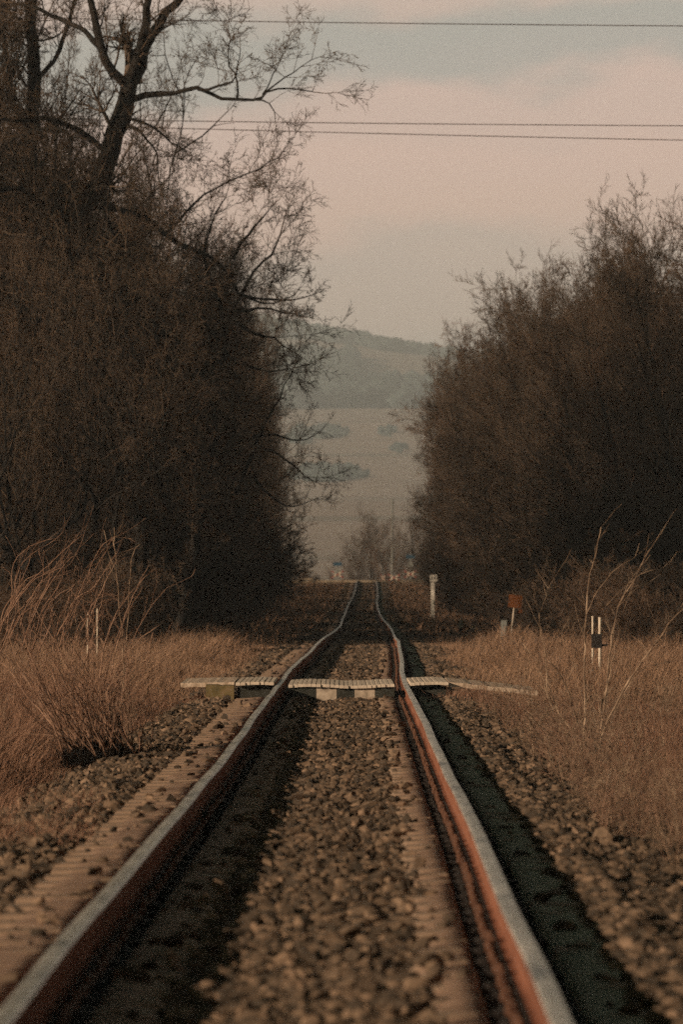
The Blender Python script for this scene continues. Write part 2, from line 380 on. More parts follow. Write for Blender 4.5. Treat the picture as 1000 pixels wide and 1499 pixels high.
# ------------------------------------------------------------------ foot crossing
CD, CE = 66.7, 70.4; xc, zc = float(XC(67)), float(ZT(67))
def slat_deck(b, u0, u1, z, th=.035, pitch=.054):
    n = max(1, int(round((u1-u0)/pitch))); wdt = (u1-u0)/n
    for i in range(n):
        b.box((xc+u0+wdt*(i+.5)+random.uniform(-.003,.003), (CD+CE)/2+random.uniform(-.012,.012), z-th/2+random.uniform(-.0015,.0015)+.010*math.sin(i*.35)), (wdt*.955, CE-CD, th), bev=.006)
t = thing('crossing_deck', 'ribbed pale footway deck between the rails with black and white painted front', 'footway', (0,0,0), 'decks of the foot crossing')
b = MB(); slat_deck(b, -.63, .615, zc+.005); b.build('ribbed_deck', M['deck'], t)
b = MB(); ed = [-.63,-.304,-.064,.144,.384,.615]
for i in range(5): b.box((xc+(ed[i]+ed[i+1])/2, CD+.07, zc-.115), (ed[i+1]-ed[i]-.003, .06, .175), m=i % 2, bev=.004)
b.build('painted_beam', [M['black'], M['mutedwhite']], t)
for k in range(4): MB().box((xc, CD+.35+k*1.0, zc-.13), (1.2, .14, .18), bev=.005).build('bearer', M['black'], t)
for sgn, (a, c), lab in ((-1, (-1.25,-.80), 'short ribbed footway deck beside the rail on the mossy kerb side'), (1, (.80, 1.25), 'short ribbed footway deck beside the orange rail, ending at a pale path')):
    t = thing('crossing_deck', lab, 'footway', (0,0,0), 'decks of the foot crossing')
    b = MB(); slat_deck(b, a, c, zc+.03); b.build('ribbed_deck', M['deck'], t)
    for yy in (CD+.15, CE-.15): MB().box((xc+(a+c)/2, yy, zc-.11), (c-a-.04, .08, .19), bev=.005).build('bearer', M['black'], t)  # side bearers coloured black to paint in the shaded void below the deck
def slab(name, pts_u, dz, mat, y0, y1, th=.05):
    V = []; Fc = []
    for u, z in zip(pts_u, dz):
        V += [(xc+u, y0, z-th),(xc+u, y0, z),(xc+u, y1, z+.01),(xc+u, y1, z-th)]
    for i in range(len(pts_u)-1):
        for j in range(4): Fc.append((i*4+j, i*4+4+j, i*4+4+(j+1)%4, i*4+(j+1)%4))
    Fc += [(0,1,2,3), tuple(len(V)-4+j for j in (3,2,1,0))]
    return new_obj(name, V, Fc, mat)
us = list(np.linspace(1.26, 2.3, 16)); tag(slab('path', us, [zc+.03-.13*((u-1.26)/1.3)+random.uniform(-.006,.006) for u in us], M['path'], CD+.2, CE-.6), kind='structure')
us = list(np.linspace(-1.9, -1.27, 16)); tag(slab('path', us, [zc+.035-.02*(-u-1.27)+random.uniform(-.006,.006) for u in us], M['path'], CD+.2, CE-.4), kind='structure')
o = slab('kerb', list(np.linspace(-1.6, -1.27, 8)), [zc-.0+random.uniform(-.012,.006) for _ in range(8)], M['moss'], CD+.06, CD+.18, .17)
tag(o, 'low mossy yellow kerb along the pale path beside the rail', 'kerb')

# ------------------------------------------------------------------ grass
def blades(name, X, Y, h, wd, lean, mat, label, zoff=0.0, curl=.35):
    n = len(X); z0 = gz(X, Y) + zoff - .02
    cl = .5+.6*wob(X+40, Y*.45, 4.3)*wob(X, Y*.5+9, 1.9)+.2*wob(X, Y*.4, .8); keep = rng.uniform(0, 1, n) < np.clip(.08+1.3*cl, .0, 1)
    X, Y, h, wd, z0 = X[keep], Y[keep], h[keep]*np.clip(.4+1.1*cl[keep], .25, 1.9), wd[keep], z0[keep]; n = len(X)
    a = rng.uniform(0, 6.28, n); dx, dy = np.cos(a), np.sin(a); lean = lean + .35*wob(X, Y, 2.7)
    lx = rng.normal(lean, .38, n)*h; ly = rng.normal(0, .35, n)*h
    P = []
    for k, (t, wk) in enumerate(((0, 1.0), (.45, .8), (.8, .5), (1.0, .12))):
        bx = X + lx*t**1.7; by = Y + ly*t**1.7; bz = z0 + h*(t - curl*.3*t**3)
        P.append(np.stack([bx-dx*wd*wk, by-dy*wd*wk, bz], -1)); P.append(np.stack([bx+dx*wd*wk, by+dy*wd*wk, bz], -1))
    V = np.stack(P, 1); base = (np.arange(n)*8)[:, None, None]
    Fc = np.array([[0,1,3,2],[2,3,5,4],[4,5,7,6]])[None] + base
    return tag(new_obj(name, V.reshape(-1, 3), Fc.reshape(-1, 4), mat), label, kind='stuff')
def field(d1, d2, dens, ulo, uhi, pad=1.1):
    u, d = sample(d1, d2, dens, ulo, uhi); X = u + XC(d)
    k = np.abs(X) < .0615*d+pad; return u[k], X[k], d[k]
# right verge before the path
u, X, d = field(24, 66, 620, 1.2, 4.6)
edge = 1.42 + wob(u*0, d, .9)*.10 + wob(u, d, 3.1)*.16 - np.clip((d-42)/25, 0, 1)*.22 + np.clip((27-d)/6, 0, 1)*.25
k = u > edge + rng.normal(0, .07, len(u)); u, X, d, edge = u[k], X[k], d[k], edge[k]
tall = np.clip((u-edge)/1.3, 0, 1)*np.where((d > 31) & (d < 44.5) & (u < 2.7), .35, 1)
blades('dry_grass', X, d, (.045+.17*tall**1.3)*rng.uniform(.4, 1.3, len(X))*(1+.3*wob(X, d, 2)), .0022+.0011*rng.uniform(0, 1, len(X)), .12, M['grass'], 'short reddish dry grass on the verge beside the orange rail')
# left verge before the path
u, X, d = field(26, 66, 620, -4.6, -1.15)
patch = (d > 29.5+wob(u, d*0, 2)*.8) & (d < 38+wob(u, d*0, 3)*1.5) & (u < -1.22 - .04*(d-29) - wob(u, d, 3)*.1)
edge = -2.15 + wob(u, d, 2.2)*.2 + np.clip((d-50)/12, 0, 1)*.25
k = (patch & (rng.uniform(0, 1, len(u)) < .9)) | (u < edge + rng.normal(0, .08, len(u))); u, X, d, patch, edge = u[k], X[k], d[k], patch[k], edge[k]
tall = np.clip((edge-u)/.6, 0, 1)*np.clip((d-38)/8, 0, 1)
h = np.where(patch, .13, .10+.40*tall**1.2)*rng.uniform(.4, 1.25, len(X))
blades('dry_grass', X, d, h, .0022+.0012*rng.uniform(0, 1, len(X)),   .14, M['grass'], 'tall reddish dry grass round the leaning thicket of stems')
# beyond the path
for ulo, uhi, lab in ((-12, -1.35, 'tawny dry grass in front of the tall dark trees beyond the footway'), (1.15, 12, 'tawny dry grass round the small posts beyond the footway')):
    for d1, d2, dens, wd in ((71, 100, 420, .0045), (100, 150, 230, .008)):
        u, X, d = field(d1, d2, dens, ulo, uhi)
        e = (1.55 if ulo < 0 else 1.30) + wob(u, d, 1.5)*.15
        k = np.abs(u) > e + rng.normal(0, .1, len(u)); u, X, d, e = u[k], X[k], d[k], e[k]
        tall = np.clip((np.abs(u)-e)/1.6, 0, 1)
        blades('dry_grass', X, d, (.07+.36*tall)*rng.uniform(.4, 1.3, len(X))*(1+.35*wob(X, d, .8)), wd*rng.uniform(.6, 1.2, len(X)), .1, M['grassfar'], lab)
for ulo, uhi, lab in ((-10, -1.7, 'sparse shaded grass at the foot of the far left trees'), (1.7, 10, 'sparse shaded grass at the foot of the far right trees')):
    u, X, d = field(150, 440, 26, ulo, uhi)
    blades('dry_grass', X, d, rng.uniform(.15, .5, len(X)), .02*rng.uniform(.6, 1.2, len(X)), .1, M['grassfar'], lab)
# tufts at the deck front and on the path sides
X = rng.uniform(xc-.1, xc+.75, 900); Y = rng.uniform(CD-.5, CD-.02, 900)
k = (np.abs(X-xc-G/2) > .08); X, Y = X[k], Y[k]
blades('dry_grass', X, Y, rng.uniform(.03, .10, len(X)), np.full(len(X), .003), .1, M['grass'], 'small tufts of grass under the painted deck front')
n = 3800; X = np.concatenate([rng.uniform(xc+.95, xc+3.2, n), rng.uniform(xc-3.2, xc-1.5, n//2)]); Y = np.concatenate([CD-rng.exponential(.7, n), CD-rng.exponential(.5, n//2)])
blades('dry_grass', X, Y, rng.uniform(.05, .22, len(X)), np.full(len(X), .003), .1, M['grass'], 'tufts of grass along the near edge of the path', zoff=.02)

# ------------------------------------------------------------------ bare trees
def vadd(p, d, s): return (p[0]+d[0]*s, p[1]+d[1]*s, p[2]+d[2]*s)
def norm(d):
    l = math.sqrt(d[0]*d[0]+d[1]*d[1]+d[2]*d[2]) or 1; return (d[0]/l, d[1]/l, d[2]/l)
def deflect(d, ang, rn):
    v = norm((rn.gauss(0,1), rn.gauss(0,1), rn.gauss(0,1))); k = d[0]*v[0]+d[1]*v[1]+d[2]*v[2]
    v = norm((v[0]-k*d[0], v[1]-k*d[1], v[2]-k*d[2])); c, s = math.cos(ang), math.sin(ang)
    return (d[0]*c+v[0]*s, d[1]*c+v[1]*s, d[2]*c+v[2]*s)
def grow(S, p, d, Ln, r, lvl, rn, P):
    """P: per level (segment length, children per segment, angle lo, hi, length ratio, wobble, up)"""
    seg, nch, alo, ahi, ratio, wb, up = P[lvl]
    n = max(2, int(round(Ln/seg))); st = Ln/n; rmin = P['rmin']
    for i in range(n):
        t = i/n; r0 = max(rmin, r*(1-.75*t)); r1 = max(rmin*.8, r*(1-.75*(i+1)/n))
        d = norm((d[0]+rn.gauss(0,wb), d[1]+rn.gauss(0,wb), d[2]+rn.gauss(0,wb)+up)); q = vadd(p, d, st)
        S.add(p, q, r0, r1)
        if lvl+1 in P and (t > .15 or lvl > 0):
            k = int(nch) + (rn.random() < nch-int(nch))
            for _ in range(k):
                cd = deflect(d, rn.uniform(alo, ahi), rn); cl = Ln*ratio*(1-.55*t)*rn.uniform(.6, 1.25)
                grow(S, vadd(p, d, st*rn.random()), cd, cl, r0*.58, lvl+1, rn, P)
        p = q
def make_tree(rn, H, label, group, ntr=1, mat='twig', spread=1.0, name='bare_tree', low=.12, dens=1.0, rm=.0050, cat='tree'):
    t = thing(name, label, cat, (0,0,0), group)
    tb = MB(); S = Strands()
    P = {0: (.42, 1.35*dens, .4, .95, .56, .13, .07), 1: (.28, 2.0*dens, .35, .85, .56, .13, .05), 2: (.20, 1.9*dens, .3, .8, .72, .14, .04), 3: (.17, 0, .4, .9, .5, .12, .03), 'rmin': rm}
    for k in range(ntr):
        a = rn.uniform(0, 6.28); p = (math.cos(a)*.3*(ntr > 1), math.sin(a)*.3*(ntr > 1), -.3)
        lean = .03 if ntr == 1 else rn.uniform(.05, .3)*spread
        d = norm((math.cos(a)*lean, math.sin(a)*lean, 1)); h = H*rn.uniform(.85, 1.0) if k else H
        n = 12; pts = [p]; r0 = .016*h/(ntr**.4); rr = [r0]
        for i in range(n):
            d = norm((d[0]+rn.gauss(0,.06), d[1]+rn.gauss(0,.06), d[2]+.05)); p = vadd(p, d, h*.76/n); pts.append(p); rr.append(max(.012, r0*(1-.9*(i+1)/n)))
            tt = (i+1)/n
            if tt > low:
                for _ in range(rn.choice((2,3)) if ntr == 1 else rn.choice((1,2))):
                    cd = deflect(d, rn.uniform(.45, 1.15)*spread**.3, rn); cd = norm((cd[0], cd[1], cd[2]+.15+.3*tt))
                    cl = H*.26*spread*(1.05-.65*abs(tt-.45))*rn.uniform(.6, 1.2)*(.95 if tt > .9 else 1)
                    grow(S, p, cd, cl, rr[-1]*.5, 0, rn, P)
        tb.tube(pts, rr, 7)
        grow(S, p, d, H*.12, rr[-1], 0, rn, P)
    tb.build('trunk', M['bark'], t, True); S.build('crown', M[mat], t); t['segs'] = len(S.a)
    return t

def make_gnarly(rn, H, name='old_tree', tw=1.0):
    t = thing(name, 'x', 'tree'); tb = MB(); S = Strands()
    P = {0: (.35, 1.5, .5, 1.2, .55, .17, .04), 1: (.25, 1.7, .4, 1.1, .58, .17, .04), 2: (.18, 1.5, .4, 1.0, .7, .16, .04), 3: (.15, 0, .4, .9, .5, .12, .03), 'rmin': .0048}
    def limb(p, d, Ln, r, k):
        n = max(4, int(Ln/.4)); pts = [p]; rr = [r]
        for i in range(n):
            d = norm((d[0]*.93+rn.gauss(0,.17), d[1]*.93+rn.gauss(0,.17), d[2]+rn.gauss(0,.13)+.06)); p = vadd(p, d, Ln/n); pts.append(p); ri = max(.02, r*(1-.8*(i+1)/n)); rr.append(ri)
            if i > n*.2:
                if k < 2 and rn.random() < (.42, .40)[k]/tw**.3: limb(p, deflect(d, rn.uniform(.5, 1.1), rn), Ln*rn.uniform(.28, .46), ri*.72, k+1)
                for _ in range((rn.choice((1, 1, 2)) if k else rn.choice((0, 1))) if rn.random() < tw else 0): grow(S, p, deflect(d, rn.uniform(.5, 1.3), rn), rn.uniform(.7, 1.7), max(.013, ri*.28), 0, rn, P)
        tb.tube(pts, rr, 7)
        grow(S, p, d, 1.2, rr[-1], 0, rn, P)
    limb((0,0,-.3), norm((rn.gauss(0,.08), rn.gauss(0,.08), 1)), H*.62, .026*H*.6, 0)
    for _ in range(2): limb((rn.gauss(0,.3),rn.gauss(0,.3),-.3), norm((rn.gauss(0,.13), rn.gauss(0,.13), 1)), H*.80, .018*H*.6, 0)
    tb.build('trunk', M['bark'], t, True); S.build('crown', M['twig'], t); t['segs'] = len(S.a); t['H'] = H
    return t
GL, GR = 'trees of the tall left thicket', 'trees of the thicket on the right side'
protos = []
for i, (H, ntr, mat) in enumerate(((11, 2, 'twig'), (11, 3, 'twig'), (10, 2, 'twigred'), (12, 3, 'twig'))):
    rn = random.Random(40+i); protos.append(make_tree(rn, H, 'x', 'x', ntr, mat, 1.0, low=.08)); protos[-1]['H'] = H
shr = []
for i in range(3):
    rn = random.Random(80+i); s_ = make_tree(rn, 3.6, 'x', 'x', 6, ('twig','twigred','twig')[i], 1.6, 'bare_shrub', .05, 1.0, .006, 'shrub'); s_['H'] = 3.6; shr.append(s_)
gn = [make_gnarly(random.Random(60+i), 13) for i in range(3)]
gs = [make_gnarly(random.Random(160+i), 12, 'crooked_tree', .35) for i in range(3)]
def radius(t):
    me = [c for c in t.children if c.name.startswith('crown')][0].data; a = np.empty(len(me.vertices)*3, np.float32); me.vertices.foreach_get('co', a); a = a.reshape(-1, 3)
    c = a[:, :2].mean(0); return float(np.percentile(np.hypot(a[:, 0], a[:, 1]), 96)), float(a[:, 2].max())
for t in protos+shr+gn+gs:
    t['R'], t['H'] = radius(t); print('PROTO', t.name, t['segs'], t['R'], t['H'])
used = set()
def place(pool, k, X, d, H, label, group, sxy=1.0, rad=None):
    src = pool[k % len(pool)]
    o = src if src.name not in used else copy_tree(src)
    used.add(src.name); s = H/src['H']
    if rad: sxy = rad/(s*src['R'])
    o.location = (X, d, float(gz(X, d))); o.rotation_euler = (0, 0, random.uniform(0, 6.28)); o.scale = (s*sxy, s*sxy, s)
    o['label'] = label; o['group'] = group; return o

def sil(xs_, ys_): return lambda x: float(np.interp(x, xs_, ys_))
RT = sil([600,612,630,655,680,740,800,830,870,930,1000,1100], [790,640,572,522,482,445,420,378,332,288,265,255])
LT = sil([-100,150,230,290,330,400,430,440,460], [120,150,230,300,320,345,420,520,800])
n = 0
rr_ = random.Random(5)
for row, off in enumerate((0, 3.0, 6.5, 11)):
    d = 152 + row*2
    while d < 436:
        u = 6.3 + off + rr_.uniform(-.8, .8) + max(0, 240-d)*.012; X = float(XC(d)) + u; px = 500 + X*F/d
        if px < 1080:
            sx = .8 if row == 0 else .95
            H = (HOR - RT(max(px, 612)))*d/F + CAMZ - float(gz(X, d)); H = min(max(H*.98, 6.5), 14.5)*rr_.uniform(.86, 1.04)
            place(protos, rr_.randrange(4), X, d, H, 'leafless brown tree in the dense row lining the orange rail side', GR, 1, min(max(1.9, u-3.0), 4.3 if d < 190 else 3.4)*rr_.uniform(.9, 1.15)); n += 1
        d += rr_.uniform(3.8, 6.0)*(1+.6*(row > 1))*(1 + (d-150)/300)
d = 142
while d < 436:
    for o_ in (0, 1.6):
        X = float(XC(d)) + 5.5 + o_ + rr_.uniform(-.4, .6) + max(0, 245-d)*.020
        place(shr, rr_.randrange(3), X, d+rr_.uniform(-1, 1), rr_.uniform(2.4, 4.6), 'leafless shrub at the foot of the tree row on the orange rail side', 'shrubs under the trees on the orange rail side'); n += 1
    d += rr_.uniform(1.8, 2.8)*(1+(d-140)/200)
for X in np.arange(5.2, 11.5, 1.3):
    place(shr, rr_.randrange(3), X+rr_.uniform(-.4,.4), 141+rr_.uniform(-3, 3), rr_.uniform(1.8, 3.4), 'leafless shrub at the foot of the tree row on the orange rail side', 'shrubs under the trees on the orange rail side')
# left
for row, off in enumerate((0, 2.6, 5.6, 9)):
    d = 138 + row*3
    while d < 436:
        ledge = 2.7 + max(0, d-190)*.0155; rad_ = rr_.uniform(2.1, 3.3) if row else rr_.uniform(1.9, 2.5)
        u = -(ledge + rad_ + off*.9 + rr_.uniform(-.2, .5)); X = float(XC(d)) + u; px = 500 + X*F/d
        if px > -90 and abs(d - (232-(3.7-X)*math.tan(R(SUN_AZ)))) > 2.4:
            H = (HOR - LT(px+45))*d/F + CAMZ - float(gz(X, d)); H = min(max(H, 7), 14.5)*rr_.uniform(.85, 1.05)
            place((protos, gn, protos)[rr_.randrange(3)] if row < 3 else protos, rr_.randrange(12), X, d, H, 'leafless tree in the tall dark row facing away from the sun', GL, 1, rad_*rr_.uniform(.8, 1.22)); n += 1
        d += rr_.uniform(3.6, 5.6)*(1+.6*(row > 1))*(1 + (d-150)/300)
d = 134
while d < 436:
    for o_ in (0, 1.6):
        X = float(XC(d)) - 4.7 - o_ + rr_.uniform(-.5, .3) - max(0, d-200)*.021
        place(shr, rr_.randrange(3), X, d+rr_.uniform(-1, 1), rr_.uniform(2.4, 5.0), 'leafless shrub at the foot of the tall dark tree row', 'shrubs under the tall dark trees'); n += 1
    d += rr_.uniform(1.8, 2.8)*(1+(d-140)/200)
for X in np.arange(-10.5, -4.5, 1.2):
    place(shr, rr_.randrange(3), X+rr_.uniform(-.4,.4), 132+rr_.uniform(-3, 3), rr_.uniform(2.0, 4.2), 'leafless shrub at the foot of the tall dark tree row', 'shrubs under the tall dark trees')
for X, d, H in ((-9.2,127,8.6),(-7.6,124,7.4),(-6.3,129,8.4),(-8.4,121,6.6),(-5.2,131,7.6),(-4.3,134,8.0),(-3.9,140,8.6),(-9.9,133,11),(-7.2,135,12),(-5.6,137,11.5),(-7.5,126,8.0),(-6.6,119,5.8),(-7.3,118,6.8),(-5.0,128,6.5),(-7.2,130,11),(-8.0,131,12),(-9.6,129,11),(-6.4,133,11),(-8.6,139,13.5),(-6.6,143,13.5),(-4.6,146,11.5)):
    place(protos, n, X, d, H, 'leafless tree in the tall dark row facing away from the sun', GL, 1, 1.9 if H < 9 else 2.4); n += 1
for X, d, H, lab in ((-9.0,131,19,'high gnarled tree with a veil of twigs just behind the two old trunks'), (-10.2,129,19,'high gnarled tree filling the corner beside the straight trunk'), (-10.0,135,17,'old gnarled tree whose dark limbs fill the top corner, the outermost'), (-8.2,142,15,'old gnarled tree with tangled limbs behind the forked trunk'), (-7.6,152,14.0,'old gnarled tree showing between the forked trunk and the arching limbs'), (-9.4,148,17.5,'old gnarled tree rising behind the straight tall trunk'), (-8.9,137,19,'high gnarled tree whose fine twigs veil the sky between the two old trunks'), (-10.6,143,20,'high gnarled tree at the picture edge behind the straight trunk'), (-7.1,139,16.5,'gnarled tree whose crown veils the fork of the dark trunk'), (-5.9,138,11.5,'lower gnarled tree at the foot of the forked trunk')):
    place(gs if lab.startswith(('high', 'old')) and n % 2 else gn, n, X, d, H, lab, GL, 1.0, 4.2); n += 1
for X, d, H, lab in ((-8.7,122,10.5,'crooked tree with thick dark limbs at the left edge of the tall dark row'), (-6.9,123,9.0,'crooked tree of thick dark limbs standing before the forked trunk'), (-5.4,127,10.5,'crooked tree of thick dark limbs between the forked trunk and the arching tree'), (-4.4,133,9.5,'crooked tree of dark limbs nearest the track in the tall dark row'), (-7.6,129,14,'tall crooked tree whose dark limbs cross behind the forked trunk'), (-9.6,127,15,'tall crooked tree whose dark limbs cross the straight tall trunk')):
    if lab.endswith('nearest the track in the tall dark row'): d += 8
    place(gs, n, X*.93, d-7, H*.97, lab, GL, 1.0, 3.0); n += 1
for k in range(46):
    sd = -1 if k % 5 < 2 else 1; d = rr_.uniform(104, 142); X = float(XC(d)) + sd*(rr_.uniform(3.4, 9) if sd > 0 else rr_.uniform(3.8, 9))*(d/140)
    if sd > 0 and 3.0 < X < 3.9 + .3 and d < 124: X += 1.4
    if sd > 0 and d < 126 and 690 < 500+X*F/d < 830: continue
    place(shr, k, X, d, rr_.uniform(.9, 2.3), 'low leafless brush rising from the dry grass before the %s tree row' % ('tall dark' if sd < 0 else 'far'), 'low brush before the tree rows'); n += 1
for px, d, top in ((905,158,345),(948,151,312),(985,156,292),(1025,150,280),(1070,153,280),(868,163,372),(1000,165,315)):
    X = PX(px, d); place(protos, n, X, d, (HOR-top)*d/F+CAMZ-float(gz(X, d)), 'leafless brown tree in the dense row lining the orange rail side', GR, 1, 2.5); n += 1
print('PLACED', n)

# dead weeds on the verges
wd_ = []
for i in range(4):
    rn = random.Random(500+i); t = thing('dead_weed', 'x', 'weed'); S = Strands(); P = {0: (.05, .5, .3, .8, .6, .12, .04), 1: (.04, .4, .4, .9, .6, .14, .03), 2: (.03, 0, .4, .9, .5, .15, .02), 'rmin': .0014}
    for k in range(7):
        a = rn.uniform(0, 6.28); grow(S, (0, 0, -.02), norm((math.cos(a)*rn.uniform(.1,.7), math.sin(a)*rn.uniform(.1,.7), 1)), rn.uniform(.25, .5), .003, 0, rn, P)
    S.build('stem', M['redstem' if i % 2 else 'stem'], t); t['H'] = .45; t['R'] = .3; wd_.append(t)
for k in range(230):
    if k < 165: d = rr_.uniform(27, 66); X = rr_.uniform(XC(d)+1.5, .062*d) if .062*d > XC(d)+1.6 else None
    elif k < 200: d = rr_.uniform(45, 66); X = rr_.uniform(-.062*d, XC(d)-1.9)
    else: d = rr_.uniform(74, 115); X = rr_.uniform(XC(d)+1.7, .062*d)*1
    if X is None: continue
    place(wd_, rr_.randrange(4), float(X), d, rr_.uniform(.2, .6), 'wiry dead weed standing in the dry grass of the verge', 'dead weeds in the dry grass')
# old trees with limbs following the photograph
def limb_tree(name, label, d, limbs, seed, base_px, twl=1.0, rm=.0045):
    rn = random.Random(seed); t = thing(name, label, 'tree', (0,0,0))
    tb = MB(); lb = MB(); S = Strands()
    P = {0: (.30, 2.3, .4, 1.0, .55, .14, .05), 1: (.2, 2.0, .4, 1.0, .6, .17, .04), 2: (.15, .9, .4, 1.0, .7, .17, .04), 3: (.13, 0, .4, .9, .5, .2, .02), 'rmin': rm}
    for pts, dy0, dy1, r0, r1, dn in limbs:
        n = len(pts); q = []
        for i, (x, y) in enumerate(pts):
            dd = d + dy0 + (dy1-dy0)*i/(n-1); q.append(Vector(pt(x, y, dd)))
        # resample
        fine = []
        for i in range(n-1):
            k = max(2, int((q[i+1]-q[i]).length/.25))
            for j in range(k):
                s = j/k; a = q[max(i-1,0)]; b_ = q[i]; c = q[i+1]; e = q[min(i+2,n-1)]
                v = .5*((2*b_) + (c-a)*s + (2*a-5*b_+4*c-e)*s*s + (3*b_-a-3*c+e)*s**3)
                fine.append(v + Vector((rn.gauss(0,1), rn.gauss(0,1), rn.gauss(0,1)))*.018)
        fine.append(q[-1]); m = len(fine)
        rad = [r0+(r1-r0)*(i/(m-1))**.8 for i in range(m)]
        (tb if r0 >= .12 else lb).tube(fine, [r*rn.uniform(.9,1.1) for r in rad], 8 if r0 > .1 else 5)
        for i in range(2, m):
            k = int(dn) + (rn.random() < dn-int(dn))
            dr = norm(tuple(fine[i]-fine[i-1]))
            for _ in range(k):
                cd = deflect(dr, rn.uniform(.4, 1.3), rn); grow(S, tuple(fine[i]), norm((cd[0], cd[1], cd[2]+.25)), rn.uniform(.5, 1.7)*twl*(.75 if r0 < .05 else .5 if (dn < .6 and r0 < .1) else 1), max(rad[i]*.3, .009), 0, rn, P)
        if dn > 0: grow(S, tuple(fine[-1]), norm(tuple(fine[-1]-fine[-2])), rn.uniform(.8, 1.4)*twl*(.35 if r0 < .05 else 1), r1, 0, rn, P)
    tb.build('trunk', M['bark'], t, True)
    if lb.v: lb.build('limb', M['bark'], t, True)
    S.build('crown', M['twig'], t); print('LIMB', name, len(S.a))
    return t
limb_tree('old_tree', 'old leafless tree with a forked dark trunk and one long branch reaching over the sky', 123, [
    ([(88,968),(80,760),(84,600),(86,450),(95,360),(105,320),(145,270),(162,220),(178,175),(188,130)], 0, 0, .36, .20, .5),
    ([(188,130),(205,98),(222,55),(245,20),(268,-5),(300,-60)], 0, 1, .15, .06, .9),
    ([(190,122),(203,80),(212,35),(218,-10),(214,-60)], 0, -1, .12, .06, .8),
    ([(187,128),(165,105),(147,72),(138,25),(130,-20)], 0, -.5, .13, .07, .9),
    ([(147,72),(122,46),(88,30),(60,14),(20,5)], -.2, 1.5, .07, .03, 1.2),
    ([(180,150),(210,143),(240,138),(268,135),(292,131),(325,144),(370,147),(390,136),(425,129),(457,135)], 0, -1, .085, .012, .35),
    ([(292,131),(318,128),(342,119),(350,98),(352,72)], -.6, -1.5, .035, .010, 1.2),
    ([(346,146),(347,120),(336,98),(333,72),(343,52)], -.8, -.2, .03, .008, 1.2),
    ([(370,147),(395,150),(403,176)], -.8, -1.2, .025, .008, .5),
    ([(390,136),(418,115),(440,98),(468,84)], -.9, -1.6, .022, .006, 1.1),
    ([(385,140),(400,110),(412,85)], -.9, -.2, .02, .006, 1.1),
    ([(105,320),(60,300),(30,275),(-10,282)], 0, -1.5, .09, .05, .7),
    ([(110,300),(85,335),(72,350),(40,345)], 0, 1.5, .08, .04, .7),
    ([(160,225),(120,195),(70,175),(20,180),(-10,165)], 0, -1, .08, .04, .9),
    ([(130,290),(100,240),(105,200),(60,190),(0,215)], 0, 1, .06, .03, 1.0),
    ([(175,180),(200,190),(215,205),(230,225),(232,262)], 0, -1, .05, .015, 1.0),
    ([(178,170),(210,180),(240,200),(262,215)], 0, 1, .045, .015, 1.0),
    ([(150,300),(175,306),(215,320),(240,343),(280,365),(305,376),(332,398),(350,430),(385,436),(425,440)], 0, 2, .09, .02, .8),
    ([(240,343),(262,322),(300,285),(345,262),(395,240),(412,225)], .5, 1.5, .04, .008, .55),
    ], 3, 90, 1.05)
limb_tree('old_tree', 'old leafless tree with a tall straight trunk leaving the top edge of the picture', 132, [
    ([(46,925),(44,700),(45,520),(42,320),(46,200),(51,120),(46,40),(42,-60)], 0, 0, .30, .13, .9),
    ([(42,330),(20,290),(-10,270)], 0, 1, .08, .05, .9),
    ([(46,200),(20,150),(10,80),(-5,20)], 0, -1, .09, .05, 1.2),
    ([(50,120),(80,90),(100,40),(112,-10)], 0, 1, .07, .04, 1.2),
    ([(44,360),(75,340),(110,355),(150,330)], 0, -1, .07, .02, 1.0),
    ([(45,420),(90,400),(140,420),(190,400),(220,410)], 0, -1.5, .07, .02, 1.0)], 9, 45, 1.2)
limb_tree('arching_tree', 'leafless tree with dark arching limbs and fine twigs spilling over the hill view', 125, [
    ([(215,972),(205,760),(190,620),(175,520),(150,430)], 0, 0, .22, .13, .7),
    ([(150,430),(172,436),(188,455),(222,475),(252,500),(280,540)], 0, -2, .11, .03, 1.0),
    ([(160,520),(190,516),(240,522),(290,520),(330,530)], 0, 1, .08, .02, 1.0),
    ([(205,560),(195,600),(230,640),(262,655),(300,690)], 0, -1.5, .09, .02, .6),
    ([(160,520),(120,500),(95,470),(70,430),(40,415)], 0, -1, .09, .03, .7),
    ([(175,520),(215,565),(225,600),(270,610)], 0, -1, .08, .02, .7),
    ([(150,430),(140,390),(165,350),(150,300),(175,262)], 0, -.5, .10, .03, .8),
    ([(222,475),(262,460),(300,470),(318,500),(345,515)], -1, -1, .06, .015, .8),
    ([(215,590),(250,560),(300,565),(340,590),(372,588)], 0, 1, .07, .012, .8),
    ([(252,972),(300,720),(320,600),(330,500),(336,470),(352,430),(372,398),(398,372),(410,345)], 1, 2, .16, .02, .9),
    ([(336,470),(368,486),(400,497),(424,512)], 1.5, 1, .06, .01, 1.0),
    ([(345,455),(380,452),(410,455),(438,462)], 1.5, 2, .04, .01, 1.0),
    ([(352,430),(385,445),(415,440),(437,425)], 1.5, 0, .04, .008, 1.0),
    ([(330,520),(365,535),(395,545),(425,540)], 1.5, 0, .05, .01, 1.0),
    ([(340,380),(362,345),(385,320),(400,300)], 1.5, 3, .05, .01, 1.1),
    ([(330,500),(320,440),(300,380),(310,330),(330,290)], 1, -1, .07, .012, 1.0),
    ([(345,720),(362,680),(380,640),(400,600),(425,550)], 2, 1, .07, .012, .6),
    ([(370,640),(400,636),(428,643),(450,645),(478,622)], 2, 1, .04, .006, .5),
    ([(380,655),(412,668),(440,690),(462,706)], 2, 0, .045, .008, 1.0),
    ([(372,700),(402,730),(430,741),(455,733)], 2, 2, .04, .008, .8),
    ], 21, 250, .95)

